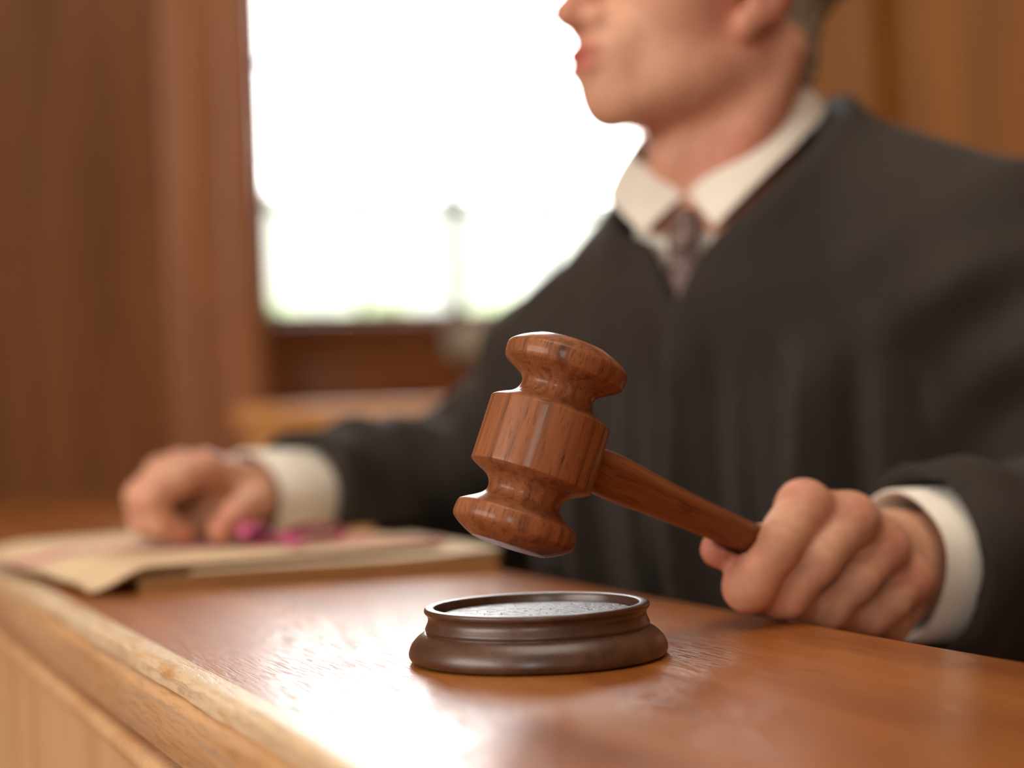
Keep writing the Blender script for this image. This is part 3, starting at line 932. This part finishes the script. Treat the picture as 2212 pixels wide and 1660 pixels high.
def sleeve_folds(p, a, b, amp, seed):
    ba = b - a; L = np.linalg.norm(ba); ba = ba / L
    t = (p - a) @ ba
    ref = np.cross(ba, (0, 0, 1.0)); ref /= np.linalg.norm(ref); r2 = np.cross(ba, ref)
    q = p - a - t[:, None] * ba
    ph = np.arctan2(q @ r2, q @ ref)
    return amp * (np.sin(t * 105 + 2.0 * np.sin(ph + seed) + seed) * 0.6 + 0.5 * np.sin(3 * ph + t * 30 + seed * 2) + 0.4 * np.sin(5 * ph - t * 48 + seed))


def robe_sdf(p):
    d = ellip(p, T(0, -0.035, 0.80), (0.188, 0.128, 0.30), TAX)
    d = smin(d, ellip(p, T(0, -0.030, 0.93), (0.150, 0.092, 0.13), TAX), 0.05)
    d = smin(d, rcone(p, T(0.050, -0.035, 1.066), L_SH + A((0, 0, 0.022)), 0.052, 0.067), 0.035)
    d = smin(d, rcone(p, T(-0.050, -0.030, 1.030), R_SH, 0.050, 0.060), 0.035)
    q = (p - A(NECK)) @ TAX.T
    rr = 0.17 + 0.06 * np.clip((0.62 - p[:, 2]) / 0.6, 0, 1)
    sk2 = (np.sqrt((q[:, 0]) ** 2 + ((q[:, 1] + 0.035) * 1.25) ** 2) - rr) * 0.75
    d = smin(d, smax(sk2, np.abs(p[:, 2] - 0.332) - 0.330, 0.02), 0.06)
    d = smax(d, np.where(p[:, 2] < 0.86, 0.505 - p[:, 0], -1.0), 0.02)
    d = smin(d, rcone(p, A(NECK) - A((0, 0, 0.05)) - A(TF) * 0.012 + A(CL) * 0.010, A(NECK) + A((0, 0, 0.095)) - A(TF) * 0.014 + A(CL) * 0.012, 0.098, 0.077), 0.03)
    d = d - folds(p)
    la = rcone(p, L_SH, L_EL, 0.072, 0.078) - sleeve_folds(p, L_SH, L_EL, 0.0085, 0.7)
    lf = rcone(p, L_EL, L_SLV, 0.078, 0.0545) - sleeve_folds(p, L_EL, L_SLV, 0.0040, 2.1)
    lf = smax(lf, -((p - L_SLV) @ ldir), 0.004)
    lf = smax(lf, -(rcone(p, L_SLV - ldir * 0.05, L_SLV + ldir * 0.03, 0.0475, 0.0475)), 0.003)
    ra = rcone(p, R_SH, R_EL, 0.066, 0.080) - sleeve_folds(p, R_SH, R_EL, 0.0055, 1.9)
    rf = rcone(p, R_EL, R_SLV, 0.074, 0.053) - sleeve_folds(p, R_EL, R_SLV, 0.0050, 0.4)
    rf = smin(rf, rcone(p, R_EL - A((0, 0, 0.050)), R_EL * 0.42 + R_SLV * 0.58 - A((0, 0, 0.030)), 0.052, 0.040), 0.03)
    rf = smax(rf, -((p - R_SLV) @ rdir), 0.004)
    rf = smax(rf, -(rcone(p, R_SLV - rdir * 0.05, R_SLV + rdir * 0.025, 0.041, 0.039)), 0.003)
    # the sleeve lies on the papers and the bench
    rf = smax(rf, np.where(p[:, 0] < 0.474, DZ + 0.0222 - p[:, 2], -1.0), 0.006)
    d = smin(d, smin(la, lf, 0.03), 0.022)
    d = smin(d, smin(ra, rf, 0.03), 0.022)
    # neck opening: a V down the front, sloping up to the nape
    q = (p - A(NECK)) @ np.array([CL, CF, Z0], float).T
    l, f, z = q[:, 0], q[:, 1], q[:, 2]
    wv = 0.46 * (z + 0.062)
    vee = np.maximum(np.abs(l) - np.clip(wv, 0, 0.066), -(f + 0.01)) * 0.8
    vee = np.maximum(vee, -0.064 - z)
    rad = np.sqrt(l ** 2 + (f + 0.006) ** 2)
    nk = np.maximum(rad - 0.0715, -(z + 0.075))
    above = (z - 0.014 - 0.013 * np.clip(-l / 0.02, 0, 1) + 0.62 * f - 0.56 * np.maximum(l, 0)) * -0.74
    nk = smin(nk, np.maximum(above, rad - 0.125), 0.006)
    d = smax(d, -smin(vee, nk, 0.006), 0.005)
    return d


rp = np.array([L_EL, R_EL, L_SLV, R_SLV, L_SH, R_SH]); lo = rp.min(0) - 0.13; hi = rp.max(0) + 0.13; lo[2] = -0.01; hi[2] = 1.16
lo[0] = min(lo[0], NECK.x - 0.3); lo[1] = min(lo[1], NECK.y - 0.32); hi[0] = max(hi[0], NECK.x + 0.33); hi[1] = max(hi[1], NECK.y + 0.32)
rv, rq = surface(robe_sdf, lo, hi, 0.0040, slack=2.4)
np_obj('robe', rv, rq, M['robe'], person, True)


# shirt front under the V
def shirt_sdf(p):
    d = ellip(p, T(0, -0.022, 0.930), (0.095, 0.080, 0.105), TAX)
    d = smin(d, rcone(p, A(NECK) - A((0, 0, 0.06)), A(NECK) + A((0, 0, 0.0)), 0.060, 0.058), 0.03)
    q = (p - A(NECK)) @ TAX.T
    d = smax(d, (q[:, 2] - 0.030 + 0.72 * q[:, 1]) * 0.8, 0.004)
    return d


sv, sq = surface(shirt_sdf, T(0, 0, 0.93) - 0.16, T(0, 0, 0.93) + 0.17, 0.003)
np_obj('shirt', sv, sq, M['shirt'], person, True)

# collar: a folded band round the neck with two points
def collar_side(sgn, rows, thick=0.0022):
    """rows: (top point, fold point) pairs from the back of the neck to the front"""
    a = spline([tuple(r_[0]) for r_ in rows], 6); b = spline([tuple(r_[1]) for r_ in rows], 6)
    n = len(a) - 1
    def fn(u, v):
        i = min(n, int(round(u * n)))
        x = Vector(a[i]); y = Vector(b[i])
        return x.lerp(y, v)
    V, F = grid_sheet(fn, n, 6, thick)
    return V, F


COL_PH = [0, 20, 35, 60, 90, 130, 180]
COL_Z = {1: [0.014, 0.037, 0.053, 0.076, 0.097, 0.108, 0.112], -1: [0.014, 0.030, 0.040, 0.052, 0.066, 0.092, 0.112]}


def collar_z(deg, sgn): return NECK.z + float(np.interp(deg, COL_PH, COL_Z[sgn]))


def collar_fn(sgn):
    def fn(u, v):
        ph_t = math.radians(180 - 178 * u)
        ph_b = math.radians(180 - 161 * u)
        c0 = Vector((NECK.x, NECK.y, 0)) - CF * 0.006
        dt_ = CF * math.cos(ph_t) + CL * (sgn * math.sin(ph_t))
        zt = collar_z(180 - 178 * u, sgn)
        top = c0 + dt_ * 0.0605
        rb_ = 0.0770 + 0.004 * u ** 3
        bot = c0 + (CF * math.cos(ph_b) + CL * (sgn * math.sin(ph_b))) * rb_
        zb = zt - 0.021 - 0.004 * u ** 4
        q = top.lerp(bot, v); z = zt + (zb - zt) * v
        q += dt_ * (0.002 * math.sin(PI * v))
        return Vector((q.x, q.y, z))
    return fn


for sg in (1, -1):
    V, F = grid_sheet(collar_fn(sg), 60, 8, 0.0022); mesh_obj('collar', V, F, M['shirt'], person, True, 40, True)
# the standing band inside the collar
def band_fn(u, v):
    dg = 2 + 356 * u; ph = math.radians(dg); zt = collar_z(dg if dg < 180 else 360 - dg, 1 if dg < 180 else -1) - 0.002
    q = Vector((NECK.x, NECK.y, 0)) - CF * 0.006 + (CF * math.cos(ph) + CL * math.sin(ph)) * 0.0592
    return Vector((q.x, q.y, zt - 0.04 * v))
V, F = grid_sheet(band_fn, 80, 4, 0.0016); mesh_obj('collar_band', V, F, M['shirt'], person, True, 40, True)

# tie: knot and blade
def tie_fn(u, v):
    # (height above the throat, half width, forward offset)
    rows = [(0.006, 0.0060, 0.0560), (-0.004, 0.0110, 0.0620), (-0.020, 0.0105, 0.0670), (-0.028, 0.0095, 0.0670), (-0.042, 0.0145, 0.0690), (-0.070, 0.0190, 0.0700), (-0.100, 0.0240, 0.0700)]
    c_ = spline(rows, 5); i = min(len(c_) - 1, int(round(u * (len(c_) - 1))))
    z, hw, fo = c_[i]
    bul = (0.007 if u < 0.4 else 0.003) * (1 - (2 * v - 1) ** 2)
    return Vector((NECK.x, NECK.y, NECK.z + z)) + CF * (fo - 0.002 + bul) + CL * ((v - 0.5) * 2 * hw)
nt = 30
V, F = grid_sheet(tie_fn, nt, 8, 0.002); o = mesh_obj('tie', V, F, M['tie'], person, True, 40, True)


# cuffs
def cuff(center, dirn, r0, r1, length, squash, up_, rest=None):
    d = Vector(dirn).normalized(); s = d.cross(Vector(up_)).normalized(); t = s.cross(d).normalized()
    V = []; F = []; n = 64
    prof_ = [(0.0, r0), (-0.001, r0 + 0.0012), (0.0, r0 + 0.0024), (length * 0.5, r0 * 0.5 + r1 * 0.5 + 0.003), (length, r1 + 0.0024), (length, r1), (length * 0.5, (r0 + r1) / 2), (0.0, r0)]
    for (z, r_) in prof_[:-1]:
        for k_ in range(n):
            a = 2 * PI * k_ / n
            wob = 1 + 0.02 * math.sin(3 * a + 1) + 0.012 * math.sin(5 * a)
            V.append(Vector(center) + d * z + s * (r_ * wob * math.cos(a) * squash) + t * (r_ * wob * math.sin(a)))
    if rest is not None:
        for v in V: v.z = max(v.z, rest + 0.25 * max(0, rest + 0.012 - v.z) * 0)
    m_ = len(prof_) - 1
    for j in range(m_):
        for k_ in range(n):
            F.append((j * n + k_, j * n + (k_ + 1) % n, ((j + 1) % m_) * n + (k_ + 1) % n, ((j + 1) % m_) * n + k_))
    o = mesh_obj('cuff', V, F, M['shirt'], person, True, 60, True); fix_normals(o)
    return o


o = cuff(LWc - A(ldir) * 0.004, ldir, 0.0390, 0.042, 0.075, 0.95, (0, 0, 1)); o['label'] = 'white cuff at the gavel hand'
o = cuff(RWc, rdir, 0.0345, 0.034, 0.075, 1.05, (0, 0, 1), DZ + 0.0208); o['label'] = 'white cuff resting on the papers'

# ------------------------------------------------------------------ the room
X0, X1, Y0, Y1, ZC = -3.6, 2.0, -3.2, 3.5, 3.3


def structure(mb, name, mat, parent=None): return tag(mb.build(name, mat, parent), kind='structure')


structure(MB().box((X0 - 0.2, Y0 - 0.2, -0.12), (X1 + 0.2, Y1 + 0.2, 0)), 'floor', M['floor'])
structure(MB().box((X0 - 0.2, Y0 - 0.2, ZC), (X1 + 0.2, Y1 + 0.2, ZC + 0.12)), 'ceiling', M['plaster'])
# back wall with the glazed opening
WX0, WX1, WZ0, WZ1 = 0.955, 1.865, 1.122, 2.75
mb = MB()
mb.box((X0 - 0.2, Y1, 0), (WX0 - 0.03, Y1 + 0.2, ZC)); mb.box((WX1 + 0.03, Y1, 0), (X1 + 0.2, Y1 + 0.2, ZC))
mb.box((WX0 - 0.03, Y1, WZ1 + 0.03), (WX1 + 0.03, Y1 + 0.2, ZC)); mb.box((WX0 - 0.03, Y1, 0), (WX1 + 0.03, Y1 + 0.2, WZ0 - 0.03))
structure(mb, 'wall_back', M['door'])
# lower panels on that wall
pan = MB()
pan.box((WX0 + 0.06, Y1 - 0.016, 0.55), (WX1 - 0.5, Y1, WZ0 - 0.10), 0.006); pan.box((WX1 - 0.42, Y1 - 0.016, 0.55), (WX1 - 0.02, Y1, WZ0 - 0.10), 0.006)
structure(pan, 'trim_1', M['door'])
win = empty('window_1', (WX0, Y1, WZ0)); tag(win, kind='structure')
fr = MB()
for a, b in (((WX0 - 0.03, WZ0 - 0.03), (WX0 + 0.012, WZ1 + 0.03)), ((WX1 - 0.012, WZ0 - 0.03), (WX1 + 0.03, WZ1 + 0.03)), ((WX0, WZ0 - 0.03), (WX1, WZ0 + 0.012)), ((WX0, WZ1 - 0.012), (WX1, WZ1 + 0.03))):
    fr.box((a[0], Y1 + 0.03, a[1]), (b[0], Y1 + 0.10, b[1]))
fr.build('window_frame', M['door'], win, world=True)
mb = MB()
for x in (1.172, 1.615): mb.box((x - 0.006, Y1 + 0.055, WZ0), (x + 0.006, Y1 + 0.075, WZ1))
for i in range(6): mb.box((WX0, Y1 + 0.055, 1.345 + 0.306 * i), (WX1, Y1 + 0.075, 1.360 + 0.306 * i)) if 1.36 + 0.306 * i < WZ1 else None
mb.build('glazing_bars', M['lead'], win, world=True)
MB().box((1.377, Y1 + 0.045, WZ0), (1.403, Y1 + 0.085, WZ1)).build('mullion', M['lead'], win, world=True)
MB().box((WX0, Y1 + 0.063, WZ0), (WX1, Y1 + 0.067, WZ1)).build('pane', M['glass'], win, world=True)
MB().box((WX0 - 0.04, Y1 - 0.02, WZ0 - 0.034), (WX1 + 0.04, Y1 + 0.05, WZ0 - 0.006), 0.004).build('window_sill', M['door'], win, world=True)
# knob below the sill
kp = P(1008, 738, 3.74); kx, kz = kp.x, kp.z
kb = empty('door_knob', (kx, Y1, kz)); tag(kb, 'pale round knob on the dark panel under the bright window', 'knob')
V, F = lathe([(r_, z_) for r_, z_ in spline([(0.0, 0.0), (0.030, 0.0), (0.030, 0.005), (0.014, 0.010), (0.012, 0.022), (0.020, 0.030), (0.031, 0.040), (0.033, 0.050), (0.025, 0.060), (0.0, 0.064)], 4)], 40)
o = mesh_obj('knob', [(v[0] * 1.25, -v[2] - 0.016, v[1] * 1.15) for v in V], F, M['steel'], kb); fix_normals(o)
V, F = lathe([(0, 0), (0.046, 0), (0.046, 0.004), (0.042, 0.007), (0, 0.007)], 40)
o = mesh_obj('rosette', [(v[0], -v[2] - 0.014, v[1]) for v in V], F, M['steel'], kb, True, 40); fix_normals(o)

# judge's back wall (panelled), far right
structure(MB().box((X1, Y0 - 0.2, 0), (X1 + 0.2, Y1, ZC)), 'wall_right', M['wall_r'])
mb = MB()
for y in (2.86, 2.30, 1.62, 0.9, 0.1): mb.box((X1 - 0.02, y - 0.045, 0.2), (X1, y + 0.045, ZC - 0.1), 0.006)
structure(mb, 'trim_2', M['wall_r'])
# left wall and the wall behind the camera
structure(MB().box((X0 - 0.2, Y0 - 0.2, 0), (X0, Y1, ZC)), 'wall_left', M['plaster'])
structure(MB().box((X0, Y0 - 0.2, 0), (X1, Y0, ZC)), 'wall_front', M['plaster'])
# nearer panelled return at the left of the picture
PX1, PY = 0.742, 2.80
structure(MB().box((X0, PY, 0), (PX1, PY + 0.12, ZC)), 'wall_side', M['wall'])
mb = MB()
mb.box((PX1 - 0.055, PY - 0.022, 0), (PX1 + 0.006, PY + 0.14, ZC), 0.008)
mb.box((PX1 - 0.145, PY - 0.008, 0), (PX1 - 0.055, PY + 0.01, ZC), 0.003)
structure(mb, 'trim_3', M['trim'])
mb = MB()
for x in (0.23, -0.35, -1.0, -1.7): mb.box((x - 0.04, PY - 0.014, 0.1), (x + 0.04, PY, ZC - 0.1), 0.005)
structure(mb, 'trim_4', M['wall'])

# pew under the window
pew = empty('pew', (1.2, 2.6, 0)); tag(pew, 'golden oak pew with a plain back, below the bright window', 'pew')
MB().box((0.69, 2.66, 0.42), (1.80, 2.69, 0.90), 0.004).build('back_panel', M['pew'], pew, world=True)
MB().box((0.67, 2.645, 0.895), (1.82, 2.705, 0.93), 0.008).build('top_rail', M['pew'], pew, world=True)
MB().box((0.69, 2.38, 0.40), (1.80, 2.68, 0.43), 0.006).build('seat', M['pew'], pew, world=True)
for x in (0.67, 1.78): MB().box((x, 2.35, 0.0), (x + 0.04, 2.70, 0.62), 0.006).build('end_panel', M['pew'], pew, world=True)

# outside: lawn, pale garden wall and hedge
structure(MB().box((-12, Y1 + 0.25, -0.35), (16, 30, -0.3)), 'ground', M['lawn'])
rng = np.random.RandomState(3)
def hedge_sdf(p):
    d = np.max(np.abs(p - np.array([3.6, 11.0, 0.80])) - np.array([5.2, 0.55, 0.80]), axis=1)
    return d - 0.09 * (np.sin(p[:, 0] * 7.1 + 1.3 * np.sin(p[:, 2] * 5)) * np.sin(p[:, 2] * 8.3 + p[:, 1] * 3) + 0.7 * np.sin(p[:, 0] * 17 + p[:, 2] * 13))
gv, gq = surface(hedge_sdf, (-2.2, 9.9, -0.6), (9.4, 12.1, 2.1), 0.06, slack=2.2)
o = np_obj('hedge', gv, gq, M['hedge']); tag(o, 'pale green hedge outside, low in the bright window', 'hedge')
gw = empty('garden_wall', (3.6, 12.6, -0.3)); tag(gw, 'pale rendered garden wall outside the bright window, behind the hedge', 'wall')
MB().box((-2.5, 12.4, -0.3), (10, 12.65, 2.52)).build('wall_face', M['render'], gw, world=True)
MB().box((-2.55, 12.35, 2.52), (10.05, 12.7, 2.60), 0.02).build('coping', M['render'], gw, world=True)

# windows in the left wall and behind the camera that light the room (frames with panes)
def side_window(n, lo_, hi_, axis):
    w = empty('window_%d' % n, lo_); tag(w, kind='structure')
    mb = MB()
    x0, y0, z0 = lo_; x1, y1, z1 = hi_
    if axis == 'x':
        for a, b in (((x0, y0, z0), (x1, y1, z0 + 0.06)), ((x0, y0, z1 - 0.06), (x1, y1, z1)), ((x0, y0, z0), (x1, y0 + 0.06, z1)), ((x0, y1 - 0.06, z0), (x1, y1, z1))): mb.box(a, b)
    else:
        for a, b in (((x0, y0, z0), (x1, y1, z0 + 0.06)), ((x0, y0, z1 - 0.06), (x1, y1, z1)), ((x0, y0, z0), (x0 + 0.06, y1, z1)), ((x1 - 0.06, y0, z0), (x1, y1, z1))): mb.box(a, b)
    mb.build('window_frame', M['trim'], w, world=True)


side_window(2, (X0, -1.6, 0.9), (X0 + 0.05, 1.9, 2.9), 'x')
side_window(3, (-2.5, Y0, 0.95), (-1.25, Y0 + 0.05, 2.7), 'y')

# ------------------------------------------------------------------ light
w = bpy.data.worlds.new('sky'); sc.world = w; w.use_nodes = True
bg = w.node_tree.nodes['Background']; bg.inputs[0].default_value = (1.0, 1.0, 0.985, 1); bg.inputs[1].default_value = 12.0


def area(name, loc, target, sx, sy, power, col=(1, 1, 1), portal=False, spread=PI):
    ld = bpy.data.lights.new(name, 'AREA'); ld.shape = 'RECTANGLE'; ld.size = sx; ld.size_y = sy; ld.energy = power; ld.color = col; ld.spread = spread
    o = bpy.data.objects.new(name, ld); COL.objects.link(o); o.location = loc
    o.rotation_euler = (Vector(target) - Vector(loc)).to_track_quat('-Z', 'Y').to_euler()
    if portal: ld.cycles.is_portal = True
    return o


area('window_portal', ((WX0 + WX1) / 2, Y1 + 0.12, (WZ0 + WZ1) / 2), ((WX0 + WX1) / 2, 0, (WZ0 + WZ1) / 2), WX1 - WX0, WZ1 - WZ0, 1, portal=True)
area('side_window_daylight', (X0 + 0.06, 0.15, 1.9), (0.6, 0.15, 1.3), 3.3, 1.9, 165, (1.0, 0.95, 0.88))
area('rear_window_daylight', (-1.87, Y0 + 0.06, 1.85), (-0.2, 0.6, 1.1), 1.1, 1.6, 46, (1.0, 0.96, 0.90))
area('ceiling_fill', (0.4, 0.6, ZC - 0.03), (0.4, 0.6, 0), 1.6, 1.6, 32, (1.0, 0.90, 0.76))  # added overhead fill to lift the top light, not a known lamp
sl = bpy.data.lights.new('sun', 'SUN'); sl.energy = 0.6; sl.angle = 0.02; so = bpy.data.objects.new('sun', sl); COL.objects.link(so)
so.rotation_euler = Vector((0.10, 0.60, -0.79)).to_track_quat('-Z', 'Y').to_euler()

sc.view_settings.view_transform = 'Standard'; sc.view_settings.look = 'None'
sc.view_settings.exposure = 0.0; sc.view_settings.gamma = 1.0
sc.view_settings.use_curve_mapping = False
sc.cycles.use_denoising = True
sc.cycles.use_adaptive_sampling = True; sc.cycles.adaptive_threshold = 0.03
sc.cycles.max_bounces = 6; sc.cycles.diffuse_bounces = 3; sc.cycles.glossy_bounces = 4; sc.cycles.transparent_max_bounces = 8
sc.cycles.sample_clamp_indirect = 8.0
sc.cycles.caustics_reflective = False; sc.cycles.caustics_refractive = False
